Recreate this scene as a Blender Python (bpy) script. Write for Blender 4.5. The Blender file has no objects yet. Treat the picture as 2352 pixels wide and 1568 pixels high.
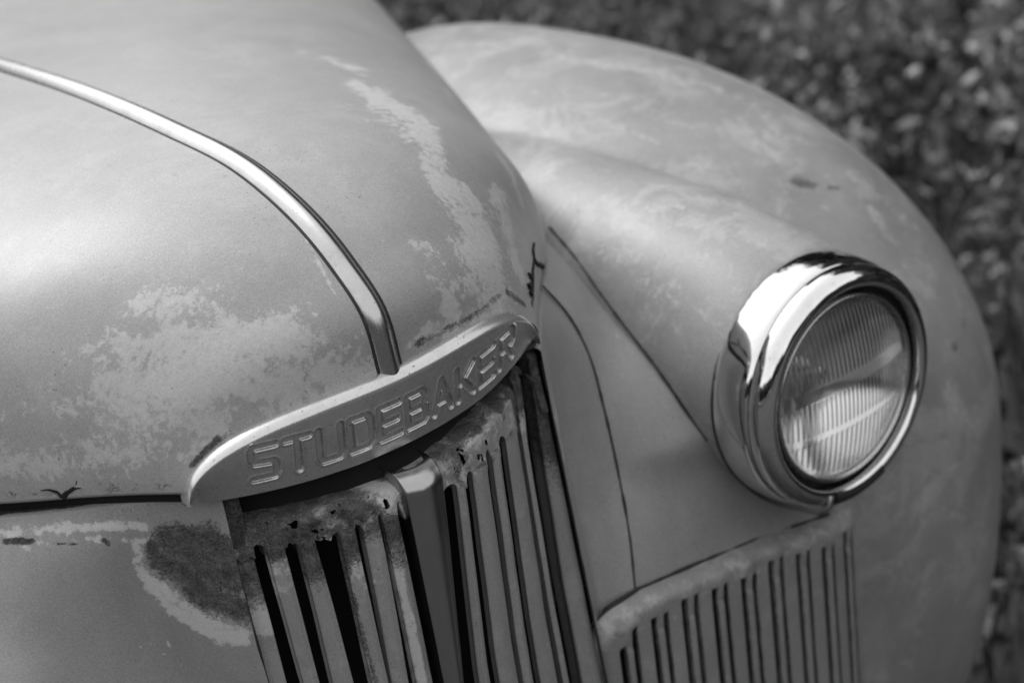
import bpy, math, random
import numpy as np
from mathutils import Vector, Matrix

S = bpy.context.scene
COL = S.collection
R = math.radians

# ------------------------------------------------------------------ camera
FPX, WPX, HPX = 3920.0, 2352.0, 1568.0
yaw, pitch, roll = R(34), R(24), R(-9)
s_, c_ = math.sin(yaw), math.cos(yaw)
sp_, cp_ = math.sin(pitch), math.cos(pitch)
fwd = Vector((s_*cp_, c_*cp_, -sp_))
rt = Vector((c_, -s_, 0))
up = rt.cross(fwd)
right = math.cos(roll)*rt + math.sin(roll)*up
upv = -math.sin(roll)*rt + math.cos(roll)*up
cam_loc = Vector((-0.54076678, -0.95574764, 0.4914775))
cd = bpy.data.cameras.new('camera')
cam = bpy.data.objects.new('camera', cd)
COL.objects.link(cam)
cam.matrix_world = Matrix(((right.x, upv.x, -fwd.x, cam_loc.x),
                           (right.y, upv.y, -fwd.y, cam_loc.y),
                           (right.z, upv.z, -fwd.z, cam_loc.z), (0, 0, 0, 1)))
cd.sensor_width = 36
cd.lens = FPX/WPX*36
cd.clip_start, cd.clip_end = .05, 300
cd.dof.use_dof = True
cd.dof.focus_distance = 1.22
cd.dof.aperture_fstop = 4.5
S.camera = cam

# ------------------------------------------------------------------ light
SUN_EL, SUN_AZ = R(54), R(-8)        # azimuth measured from +Y towards +X
w = bpy.data.worlds.new('World'); S.world = w
w.use_nodes = True
nt = w.node_tree; nt.nodes.clear()
sky = nt.nodes.new('ShaderNodeTexSky'); sky.sky_type = 'NISHITA'
sky.sun_disc = False
sky.sun_elevation = SUN_EL; sky.sun_rotation = SUN_AZ
sky.air_density = 1.0; sky.dust_density = 3.0
bw = nt.nodes.new('ShaderNodeRGBToBW')
bg = nt.nodes.new('ShaderNodeBackground'); bg.inputs['Strength'].default_value = 0.15
wo = nt.nodes.new('ShaderNodeOutputWorld')
cloud = nt.nodes.new('ShaderNodeMath'); cloud.operation = 'MULTIPLY_ADD'      # thin even cloud over the clear sky
cloud.inputs[1].default_value = .55; cloud.inputs[2].default_value = 3.3
nt.links.new(sky.outputs[0], bw.inputs[0]); nt.links.new(bw.outputs[0], cloud.inputs[0]); nt.links.new(cloud.outputs[0], bg.inputs[0]); nt.links.new(bg.outputs[0], wo.inputs[0])
sd = bpy.data.lights.new('sun', 'SUN'); sd.energy = 1.15; sd.angle = R(24); sd.color = (1, 1, 1)
so = bpy.data.objects.new('sun', sd); COL.objects.link(so)
sdir = Vector((math.sin(SUN_AZ)*math.cos(SUN_EL), math.cos(SUN_AZ)*math.cos(SUN_EL), math.sin(SUN_EL)))
so.rotation_euler = (-sdir).to_track_quat('-Z', 'Y').to_euler()
S.view_settings.view_transform = 'Standard'
S.view_settings.look = 'None'
S.view_settings.exposure = 0.70
S.view_settings.gamma = 1

rng = np.random.default_rng(7)
random.seed(7)

# ------------------------------------------------------------------ helpers
def link(name, me, mat=None, parent=None, **props):
    o = bpy.data.objects.new(name, me); COL.objects.link(o)
    if mat is not None and me is not None: me.materials.append(mat)
    if parent is not None: o.parent = parent
    for k, v in props.items(): o[k] = v
    return o

def mesh_np(name, V, Fq, smooth=True):
    me = bpy.data.meshes.new(name)
    V = np.asarray(V, np.float32).reshape(-1, 3); Fq = np.asarray(Fq, np.int32)
    n, k = Fq.shape
    me.vertices.add(len(V)); me.vertices.foreach_set('co', V.ravel())
    me.loops.add(n*k); me.loops.foreach_set('vertex_index', Fq.ravel())
    me.polygons.add(n)
    me.polygons.foreach_set('loop_start', np.arange(0, n*k, k, dtype=np.int32))
    me.polygons.foreach_set('loop_total', np.full(n, k, np.int32))
    me.polygons.foreach_set('use_smooth', np.full(n, smooth))
    me.update(calc_edges=True); me.validate()
    return me

def grid_faces(nu, nv, closed_v=False):
    i = np.arange(nu-1)[:, None]; j = np.arange(nv if closed_v else nv-1)[None]
    j2 = (j+1) % nv
    return np.stack([i*nv+j, i*nv+j2, (i+1)*nv+j2, (i+1)*nv+j], -1).reshape(-1, 4)

def grid_mesh(name, P, closed_v=False, keep=None, flip=False):
    nu, nv = P.shape[:2]
    f = grid_faces(nu, nv, closed_v)
    if keep is not None: f = f[keep.ravel()]
    if flip: f = f[:, ::-1]
    return mesh_np(name, P.reshape(-1, 3), f)

def join_np(parts):
    V, Fs, o = [], [], 0
    for v, f in parts:
        v = np.asarray(v).reshape(-1, 3); V.append(v); Fs.append(np.asarray(f)+o); o += len(v)
    return np.vstack(V), np.vstack(Fs)

def attr(me, name, vals):
    a = me.attributes.new(name, 'FLOAT', 'POINT'); a.data.foreach_set('value', np.asarray(vals, np.float32).ravel())

def curve(P, n):
    P = np.array(P, float)
    d = np.r_[0, np.cumsum(np.linalg.norm(np.diff(P, axis=0), axis=1)**.5)]
    m = np.gradient(P, d, axis=0); s = np.linspace(0, d[-1], n)
    k = np.clip(np.searchsorted(d, s)-1, 0, len(d)-2)
    h = (d[k+1]-d[k])[:, None]; u = ((s-d[k])/(d[k+1]-d[k]))[:, None]
    return (2*u**3-3*u**2+1)*P[k]+(u**3-2*u**2+u)*h*m[k]+(-2*u**3+3*u**2)*P[k+1]+(u**3-u**2)*h*m[k+1]

def tube_np(P, r, ns=8, flat=1.0):
    P = np.asarray(P, float); n = len(P)
    r = np.broadcast_to(np.asarray(r, float), (n,))
    T = np.gradient(P, axis=0); T /= np.linalg.norm(T, axis=1)[:, None]+1e-12
    ref = np.array([0.31, 0.2, 0.93]); N = np.cross(T, ref); N /= np.linalg.norm(N, axis=1)[:, None]
    Bn = np.cross(T, N)
    a = np.linspace(0, 2*np.pi, ns, endpoint=False)
    V = P[:, None]+r[:, None, None]*(np.cos(a)[None, :, None]*N[:, None]+flat*np.sin(a)[None, :, None]*Bn[:, None])
    return V.reshape(-1, 3), grid_faces(n, ns, True)

def tube(name, P, r, mat, parent, ns=8):
    V, f = tube_np(P, r, ns)
    return link(name, mesh_np(name, V, f), mat, parent)

def vnoise(P, scale, seed=0):
    """smooth value noise in 3D, -1..1"""
    P = np.asarray(P, float)*scale; i = np.floor(P).astype(np.int64); f = P-i; f = f*f*(3-2*f)
    def h(a):
        n = (a[..., 0]*374761393+a[..., 1]*668265263+a[..., 2]*2147483647+seed*974634777) & 0xffffffff
        n = ((n ^ (n >> 13))*1274126177) & 0xffffffff
        return ((n ^ (n >> 16)) & 0xffff)/32767.5-1
    r = 0
    for dx in (0, 1):
        for dy in (0, 1):
            for dz in (0, 1):
                wgt = np.abs(1-dx-f[..., 0])*np.abs(1-dy-f[..., 1])*np.abs(1-dz-f[..., 2])
                r = r+wgt*h(i+np.array([dx, dy, dz]))
    return r

def seg_field(P, segs):
    """max over capsules (a, b, radius, strength) of a soft blob"""
    out = np.zeros(len(P))
    for a, b, rad, st in segs:
        a = np.array(a, float); b = np.array(b, float); d = b-a; L = max(d@d, 1e-12)
        t = np.clip(((P-a)@d)/L, 0, 1)
        q = np.linalg.norm(P-a-t[:, None]*d, axis=1)/rad
        v = st*np.exp(-q**2*.9)
        out = np.maximum(out, v) if st > 0 else out+v
    return out

# ------------------------------------------------------------------ materials
def newmat(name):
    m = bpy.data.materials.new(name); m.use_nodes = True
    t = m.node_tree; b = t.nodes['Principled BSDF']
    return m, t, b

class NB:
    def __init__(s, t): s.t = t
    def n(s, typ, **k):
        x = s.t.nodes.new(typ)
        for a, v in k.items(): setattr(x, a, v)
        return x
    def put(s, sock, v):
        if hasattr(v, 'is_linked') or isinstance(v, bpy.types.NodeSocket): s.t.links.new(v, sock)
        else: sock.default_value = v
    def math(s, op, a, b=0.0, c=None, clamp=False):
        x = s.n('ShaderNodeMath', operation=op, use_clamp=clamp)
        s.put(x.inputs[0], a); s.put(x.inputs[1], b)
        if c is not None: s.put(x.inputs[2], c)
        return x.outputs[0]
    def noise(s, scale, detail=4, rough=.55, vec=None, dist=0.0):
        x = s.n('ShaderNodeTexNoise'); x.inputs['Scale'].default_value = scale
        x.inputs['Detail'].default_value = detail; x.inputs['Roughness'].default_value = rough
        x.inputs['Distortion'].default_value = dist
        s.put(x.inputs['Vector'], vec if vec is not None else s.obj())
        return x.outputs['Fac']
    def obj(s, scale=None, rot=None):
        tc = s.n('ShaderNodeTexCoord')
        if scale is None: return tc.outputs['Object']
        m = s.n('ShaderNodeMapping'); s.t.links.new(tc.outputs['Object'], m.inputs[0])
        m.inputs['Scale'].default_value = scale
        if rot: m.inputs['Rotation'].default_value = rot
        return m.outputs[0]
    def smooth(s, v, a, b, lo=0.0, hi=1.0):
        x = s.n('ShaderNodeMapRange', interpolation_type='SMOOTHSTEP')
        s.put(x.inputs['Value'], v); x.inputs['From Min'].default_value = a; x.inputs['From Max'].default_value = b
        x.inputs['To Min'].default_value = lo; x.inputs['To Max'].default_value = hi
        return x.outputs[0]
    def mix(s, f, a, b):
        x = s.n('ShaderNodeMix'); x.data_type = 'FLOAT'
        s.put(x.inputs[0], f); s.put(x.inputs[2], a); s.put(x.inputs[3], b)
        return x.outputs[0]
    def attr(s, name):
        x = s.n('ShaderNodeAttribute', attribute_name=name); return x.outputs['Fac']
    def bump(s, h, strength, dist, normal=None):
        x = s.n('ShaderNodeBump'); x.inputs['Strength'].default_value = strength; x.inputs['Distance'].default_value = dist
        s.put(x.inputs['Height'], h)
        if normal is not None: s.t.links.new(normal, x.inputs['Normal'])
        return x.outputs[0]

def paint(name, base=.25, worn=.36, rust=.05, rough=.38, blotch=.0, coat=.0, speck=.012, fade=.12, scratch=.5):
    m, t, b = newmat(name); q = NB(t)
    n1 = q.noise(9, 6, .6); n2 = q.noise(55, 6, .65); n3 = q.noise(420, 3, .6); n4 = q.noise(3.0, 3, .5)
    wear = q.attr('wear'); ru = q.attr('rust')
    nf = q.noise(170, 6, .7); ng = q.noise(26, 4, .6)
    e = q.math('ADD', wear, q.math('MULTIPLY', q.math('SUBTRACT', n2, .5), .9))
    e = q.math('ADD', e, q.math('MULTIPLY', q.math('SUBTRACT', ng, .5), .9))
    e = q.math('ADD', e, q.math('MULTIPLY', q.math('SUBTRACT', nf, .5), 1.35))
    wf = q.math('ADD', q.math('MULTIPLY', q.smooth(e, .42, .56), .62), q.math('MULTIPLY', q.smooth(e, .22, .80), .38))
    # broad faint mottling of old paint
    col = q.math('ADD', base, q.math('MULTIPLY', q.math('SUBTRACT', n1, .5), .05+blotch))
    col = q.math('ADD', col, q.math('MULTIPLY', q.math('SUBTRACT', n4, .5), .06))
    # faded top coat: broad sharp-edged islands, rubbed streaks, fine scratches
    isl = q.smooth(q.math('ADD', q.noise(13, 9, .72, None, .6), q.math('MULTIPLY', q.math('SUBTRACT', nf, .5), .12)), .50, .57)
    isl2 = q.smooth(q.noise(31, 8, .75, None, 1.2), .56, .62)
    col = q.math('MULTIPLY', col, q.math('ADD', 1.0-fade*.5, q.math('MULTIPLY', isl, fade)))
    col = q.math('MULTIPLY', col, q.math('ADD', 1.0, q.math('MULTIPLY', isl2, fade*.8)))
    s1 = q.smooth(q.noise(1.0, 2, .5, q.obj((9, 210, 120), (.3, .2, .7))), .70, .76)
    s2 = q.smooth(q.noise(1.0, 2, .5, q.obj((260, 14, 160), (.1, .5, -.4))), .72, .77)
    sc_ = q.math('MULTIPLY', q.math('MAXIMUM', s1, s2), q.smooth(ng, .50, .62))
    col = q.mix(q.math('MULTIPLY', sc_, scratch), col, worn+.06)
    stv = q.obj((1, 1, .10)); col = q.math('ADD', col, q.math('MULTIPLY', q.math('SUBTRACT', q.noise(48, 5, .65, stv), .5), .07))
    wc = q.math('ADD', worn, q.math('MULTIPLY', q.math('SUBTRACT', nf, .5), .14))
    col = q.mix(wf, col, wc)
    r1 = q.math('ADD', ru, q.math('MULTIPLY', q.math('SUBTRACT', n2, .5), .9))
    r1 = q.math('ADD', r1, q.math('MULTIPLY', q.math('SUBTRACT', n3, .5), .5))
    rf = q.smooth(r1, .30, .66)
    sp = q.math('MULTIPLY', q.smooth(q.noise(330, 2, .5), .66, .72), q.smooth(q.noise(14, 3, .6), .46, .62))
    sp = q.math('MULTIPLY', sp, .6)
    rc = q.math('ADD', q.math('MULTIPLY', rust, .35), q.math('MULTIPLY', q.math('POWER', q.noise(95, 7, .8), 3.0), .55))
    col = q.mix(rf, col, rc)
    col = q.mix(sp, col, .09)
    col = q.math('ADD', col, q.math('MULTIPLY', q.math('SUBTRACT', q.noise(900, 2, .5), .5), speck*20))
    cc = q.n('ShaderNodeCombineColor'); [t.links.new(col, cc.inputs[i]) for i in range(3)]
    t.links.new(cc.outputs[0], b.inputs['Base Color'])
    ro = q.math('ADD', rough, q.math('MULTIPLY', q.math('SUBTRACT', n1, .5), .18))
    ro = q.mix(wf, ro, .58); ro = q.mix(rf, ro, .85)
    t.links.new(ro, b.inputs['Roughness'])
    b.inputs['Specular IOR Level'].default_value = .5
    b.inputs['Coat Weight'].default_value = coat; b.inputs['Coat Roughness'].default_value = .2
    h = q.math('ADD', q.math('MULTIPLY', n3, .00006), q.math('MULTIPLY', q.math('MULTIPLY', rf, q.noise(95, 7, .75)), .0045))
    h = q.math('SUBTRACT', h, q.math('MULTIPLY', wf, .00005))
    nb = q.bump(h, 1.0, 1.0)
    t.links.new(nb, b.inputs['Normal'])
    return m

def flat(name, v, rough=.5, metal=0.0, bump=0, bscale=100, var=0.0, pits=0.0):
    m, t, b = newmat(name); q = NB(t)
    b.inputs['Metallic'].default_value = metal; b.inputs['Roughness'].default_value = rough
    n = q.noise(bscale, 5, .6)
    c = q.math('ADD', v, q.math('MULTIPLY', q.math('SUBTRACT', n, .5), var))
    cc = q.n('ShaderNodeCombineColor'); [t.links.new(c, cc.inputs[i]) for i in range(3)]
    t.links.new(cc.outputs[0], b.inputs['Base Color'])
    if pits:
        pm = q.math('MULTIPLY', q.smooth(q.noise(420, 3, .6), .66, .72), pits)
        gr = q.smooth(q.noise(38, 6, .7), .48, .72)
        c2 = q.mix(pm, c, .05); c2 = q.math('MULTIPLY', c2, q.math('SUBTRACT', 1.0, q.math('MULTIPLY', gr, pits*.22)))
        t.links.new(c2, cc.inputs[0]); t.links.new(c2, cc.inputs[1]); t.links.new(c2, cc.inputs[2])
        r2 = q.math('ADD', rough, q.math('MULTIPLY', gr, .10*pits)); r2 = q.mix(pm, r2, .7)
        t.links.new(r2, b.inputs['Roughness'])
    if bump: t.links.new(q.bump(n, 1.0, bump), b.inputs['Normal'])
    return m

M_hood = paint('hood_paint', .29, .41, .05, .44, fade=.06, scratch=.35)
M_body = paint('body_paint', .255, .50, .05, .42, fade=.05, scratch=.3)
M_lower = paint('lower_grille_paint', .255, .35, .05, .45, fade=.12, scratch=.4)
M_fend = paint('fender_paint', .27, .345, .05, .45, blotch=.16, fade=.20, scratch=.9)
M_grille = paint('grille_paint', .26, .45, .04, .45)
M_rust = flat('rusted_steel', .075, .9, 0, .003, 90, .14)
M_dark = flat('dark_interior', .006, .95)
M_gap = flat('gap_shadow_rubber', .02, .8)
M_chrome = flat('chrome', .78, .045, 1.0, .00002, 300, .04, pits=.55)
M_strip = flat('aged_chrome', .50, .27, 1.0, .00006, 250, .10, pits=.7)
def badge_metal():
    m = flat('badge_metal', .64, .25, .78, .00006, 250, .12, pits=.8); t = m.node_tree; q = NB(t); b = t.nodes['Principled BSDF']
    old = b.inputs['Base Color'].links[0].from_socket
    g = q.attr('grime'); g2 = q.math('MULTIPLY', g, q.smooth(q.noise(160, 5, .7), .30, .55))
    mx = q.n('ShaderNodeMix'); mx.data_type = 'RGBA'; t.links.new(g2, mx.inputs[0]); t.links.new(old, mx.inputs[6]); mx.inputs[7].default_value = (.10, .10, .10, 1)
    t.links.new(mx.outputs[2], b.inputs['Base Color'])
    return m
M_badge = badge_metal()
M_bar = flat('dull_bar_metal', .40, .27, 1.0, .0001, 150, .10)
M_windshield = flat('dark_window_glass', .02, .05)
M_rubber = flat('black_rubber', .02, .6, 0, .0005, 200)

def glassmat():
    m, t, b = newmat('lens_glass')
    b.inputs['Base Color'].default_value = (.93, .93, .93, 1)
    b.inputs['Roughness'].default_value = .01; b.inputs['IOR'].default_value = 1.5
    b.inputs['Transmission Weight'].default_value = 1.0
    return m
M_glass = glassmat()
M_refl = flat('reflector', .92, .16, 1.0)

# ------------------------------------------------------------------ ground
def ground():
    m, t, b = newmat('ground_soil'); q = NB(t)
    n = q.noise(6, 6, .7); n2 = q.noise(40, 5, .7)
    c = q.math('ADD', .02, q.math('MULTIPLY', q.math('MULTIPLY', n, n2), .12))
    cc = q.n('ShaderNodeCombineColor'); [t.links.new(c, cc.inputs[i]) for i in range(3)]
    t.links.new(cc.outputs[0], b.inputs['Base Color']); b.inputs['Roughness'].default_value = .95
    n_ = 120
    X, Y = np.meshgrid(np.linspace(-60, 60, n_), np.linspace(-60, 60, n_), indexing='ij')
    P = np.stack([X, Y, -1.06+.03*vnoise(np.stack([X, Y, X*0], -1), .35)], -1)
    link('ground', grid_mesh('ground', P), m, None, kind='structure')
ground()

def leafmat(name, lo, hi):
    m, t, b = newmat(name); q = NB(t)
    g = q.attr('tone')
    c = q.mix(g, lo, hi)
    cc = q.n('ShaderNodeCombineColor'); [t.links.new(c, cc.inputs[i]) for i in range(3)]
    t.links.new(cc.outputs[0], b.inputs['Base Color']); b.inputs['Roughness'].default_value = .6
    return m

def leaves_np(Cn, size, elong=2.0, upness=.5):
    """leaf quads (diamond) at centres Cn"""
    n = len(Cn)
    d = rng.normal(size=(n, 3)); d[:, 2] = np.abs(d[:, 2])*upness; d /= np.linalg.norm(d, axis=1)[:, None]
    e = rng.normal(size=(n, 3)); e -= (e*d).sum(1)[:, None]*d; e /= np.linalg.norm(e, axis=1)[:, None]
    s = np.asarray(size)[:, None]
    nrm = np.cross(d, e)
    a = Cn-d*s; c = Cn+d*s; bb = Cn+e*s/elong-nrm*s*.15; dd = Cn-e*s/elong-nrm*s*.15
    V = np.stack([a, bb, c, dd], 1).reshape(-1, 3)
    return V, np.arange(4*n).reshape(-1, 4)

def blades_np(base, hgt, wid, lean):
    n = len(base)
    az = rng.uniform(0, 2*np.pi, n); dirh = np.stack([np.cos(az), np.sin(az), 0*az], 1)
    side = np.stack([-np.sin(az), np.cos(az), 0*az], 1)
    V = []
    for k, tt in enumerate((0, .4, .75, 1.0)):
        p = base+np.array([0, 0, 1])*(hgt*tt*(1-.25*lean*tt))[:, None]+dirh*(hgt*lean*tt**2)[:, None]
        ww = (wid*(1-tt*.95))[:, None]*side
        V += [p-ww, p+ww]
    V = np.stack(V, 1)                        # n,8,3
    f = []
    o = np.arange(n)*8
    for k in range(3): f.append(np.stack([o+2*k, o+2*k+1, o+2*k+3, o+2*k+2], 1))
    return V.reshape(-1, 3), np.vstack(f)

# region of the weedy ground around the truck's far side
def weed_pts(n, x0, x1, y0, y1):
    p = np.stack([rng.uniform(x0, x1, n), rng.uniform(y0, y1, n), np.full(n, -1.06)], 1)
    return p

def weeds():
    mat = leafmat('weed_leaves', .016, .50)
    # clumps of broad-leaved weeds
    cen = weed_pts(3600, .9, 8.5, -1.0, 9.5)
    dens = vnoise(cen*np.array([1, 1, 0])+3, .9, 3)
    cen = cen[dens > -.45]
    near = (cen[:, 0] < 2.5) & (cen[:, 1] < 1.5)
    cen = cen[~near | (rng.random(len(cen)) < .30)]
    parts, tone = [], []
    nl = 60
    hgt = rng.uniform(.12, .5, len(cen))
    c = np.repeat(cen, nl, 0); hh = np.repeat(hgt, nl)
    u = rng.random(len(c))**.6
    c = c+np.stack([rng.normal(0, .10, len(c))*(1.1-u*.5), rng.normal(0, .10, len(c))*(1.1-u*.5), hh*u], 1)
    size = rng.uniform(.010, .034, len(c))
    parts.append(leaves_np(c, size, 2.0, 1.5))
    tv = np.clip(rng.beta(1.5, 2.6, len(c))*.8+np.repeat(rng.uniform(-.40, .38, len(cen)), nl), 0, 1)
    tone.append(np.repeat(tv, 4))
    # flower heads / seed heads: small pale tufts
    k = rng.random(len(cen)) < .35
    hd = cen[k]+np.stack([rng.normal(0, .06, k.sum()), rng.normal(0, .06, k.sum()), hgt[k]*1.02+.02], 1)
    c2 = np.repeat(hd, 16, 0)+rng.normal(0, .016, (len(hd)*16, 3))
    parts.append(leaves_np(c2, rng.uniform(.006, .014, len(c2)), 1.4, 1)); tone.append(np.repeat(rng.uniform(.6, 1, len(c2)), 4))
    V, f = join_np(parts)
    me = mesh_np('weeds', V, f, False); attr(me, 'tone', np.concatenate(tone))
    link('weeds', me, mat, None, kind='stuff', label='dense low leafy weeds with pale flower heads behind the fender', category='weeds')
    # grass blades
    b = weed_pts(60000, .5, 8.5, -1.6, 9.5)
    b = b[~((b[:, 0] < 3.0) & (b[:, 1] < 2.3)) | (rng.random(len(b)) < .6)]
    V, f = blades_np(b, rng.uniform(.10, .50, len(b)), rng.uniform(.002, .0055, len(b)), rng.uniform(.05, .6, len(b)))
    me = mesh_np('tall_grass', V, f, False)
    attr(me, 'tone', np.repeat(rng.beta(1.6, 3, len(b))*np.where((b[:, 0] < 3.0) & (b[:, 1] < 2.3), .25, 1), 8))  # blades near the truck toned darker, shade painted into that corner
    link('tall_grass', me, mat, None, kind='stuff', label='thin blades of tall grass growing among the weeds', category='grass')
    # short turf all round the truck
    b = weed_pts(60000, -5, 6, -5, 6)
    V, f = blades_np(b, rng.uniform(.03, .12, len(b)), rng.uniform(.002, .004, len(b)), rng.uniform(.2, .9, len(b)))
    me = mesh_np('short_grass', V, f, False)
    attr(me, 'tone', np.repeat(rng.beta(1.6, 4, len(b))*.7, 8))
    link('short_grass', me, mat, None, kind='stuff', label='short dark grass on the ground beside and under the truck', category='grass')
weeds()

def woods():
    mat = leafmat('tree_leaves', .02, .08)
    parts, tone = [], []
    for a in np.arange(34, 394, 6.0):
        rr = (11 if a < 70 or a > 98 else 8.5)+random.uniform(-1.2, 2.0)+(2 if a > 172 else 0); th = R(a)
        cx, cy = rr*math.sin(th), rr*math.cos(th)      # from +Y round to +X
        H = random.uniform(6.5, 10) if a < 98 else random.uniform(2.2, 3.4)
        parts.append(tube_np([(cx, cy, -1.1), (cx+.1, cy, 1.5), (cx, cy+.1, H*.7)], [.2, .15, .05], 8)); tone.append(np.full(24, .2))
        n = 1500
        d = rng.normal(size=(n, 3)); d /= np.linalg.norm(d, axis=1)[:, None]
        rad = rng.random(n)**.4*(1+.35*vnoise(d*2.5+a, 1.0))
        c = np.array([cx, cy, H*.5-.2])+d*rad[:, None]*np.array([1.5, 1.5, H*.55])
        parts.append(leaves_np(c, rng.uniform(.12, .3, n), 1.6, .6)); tone.append(np.repeat(rng.random(n), 4))
    for cx, cy, H, rr in ((2.3, .1, 3.0, .65), (2.9, -.75, 2.4, .6), (3.3, 1.0, 2.2, .6), (1.95, -.85, 1.55, .5), (2.0, -1.8, 1.5, .5)):      # unseen shrubs added to shade the fender's right side
        n = 5200; d = rng.normal(size=(n, 3)); d /= np.linalg.norm(d, axis=1)[:, None]
        rad = rng.random(n)**.35*(1+.3*vnoise(d*2.5+cx, 1.0))
        parts.append(leaves_np(np.array([cx, cy, -1.06+H*.5])+d*rad[:, None]*np.array([rr, rr, H*.5]), rng.uniform(.02, .06, n), 1.8, .6)); tone.append(np.repeat(rng.random(n)*.6, 4))
    V, f = join_np(parts); me = mesh_np('woods', V, f, False); attr(me, 'tone', np.concatenate(tone))
    link('woods', me, mat, None, kind='stuff', label='dark wood edge mirrored in the chrome headlight rim, with unseen shrubs added to shade the fender', category='woods')
woods()

# ------------------------------------------------------------------ the truck
truck = bpy.data.objects.new('pickup_truck', None); COL.objects.link(truck)
truck['label'] = 'weathered old pickup truck front with chrome hood strip, letter badge and round headlight'
truck['category'] = 'truck'

# ---- hood -------------------------------------------------------
CREST = [(0, .003, -.006), (0, .0105, .037), (0, .042, .068), (0, .084, .094), (0, .16, .119), (0, .27, .130), (0, .43, .138), (0, .64, .138), (0, .9, .135), (0, 1.2, .13), (0, 1.6, .125)]
EDGE = [(.155, .038, -.045), (.178, .066, -.045), (.205, .100, -.047), (.242, .143, -.05), (.286, .192, -.05), (.339, .30, -.05), (.410, .45, -.05), (.518, .7, -.036), (.646, 1.0, -.022), (.731, 1.25, -.022), (.76, 1.6, -.022)]
def hood_pts(nu, nv, off=0.0, ext=True):
    K, E = curve(CREST, nu), curve(EDGE, nu)
    th = np.linspace(0, np.pi/2, nv); s = np.linspace(0, 1, nu)[:, None]
    n = 2.065+(2.198-2.065)*np.clip(s*2, 0, 1)
    sx = np.sin(th)**(2/n); cz = np.cos(th)**(2/n)
    X = E[:, :1]*sx; Z = E[:, 2:]+(K[:, 2:]-E[:, 2:])*cz
    Y = K[:, 1:2]+(E[:, 1:2]-K[:, 1:2])*sx**2
    P = np.stack([X, Y, Z], -1)
    if ext:                                    # turned-under lip
        last = P[:, -1:]; c = np.array([0, .35, 0])
        inn = (c*np.array([0, 1, 0])-last)*np.array([1, 1, 0]); inn /= np.linalg.norm(inn, axis=-1, keepdims=True)
        l1 = last+inn*.002+np.array([0, 0, -.0025]); l2 = last+inn*.010+np.array([0, 0, -.002])
        P = np.concatenate([P, l1, l2], 1)
    left = P[:, ::-1]*np.array([-1, 1, 1])
    return np.concatenate([left, P[:, 1:]], 1)
HOOD_WEAR = []; HOOD_RUST = []; HOOD_CRACKS = []; HOOD_TEAR = []
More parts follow.
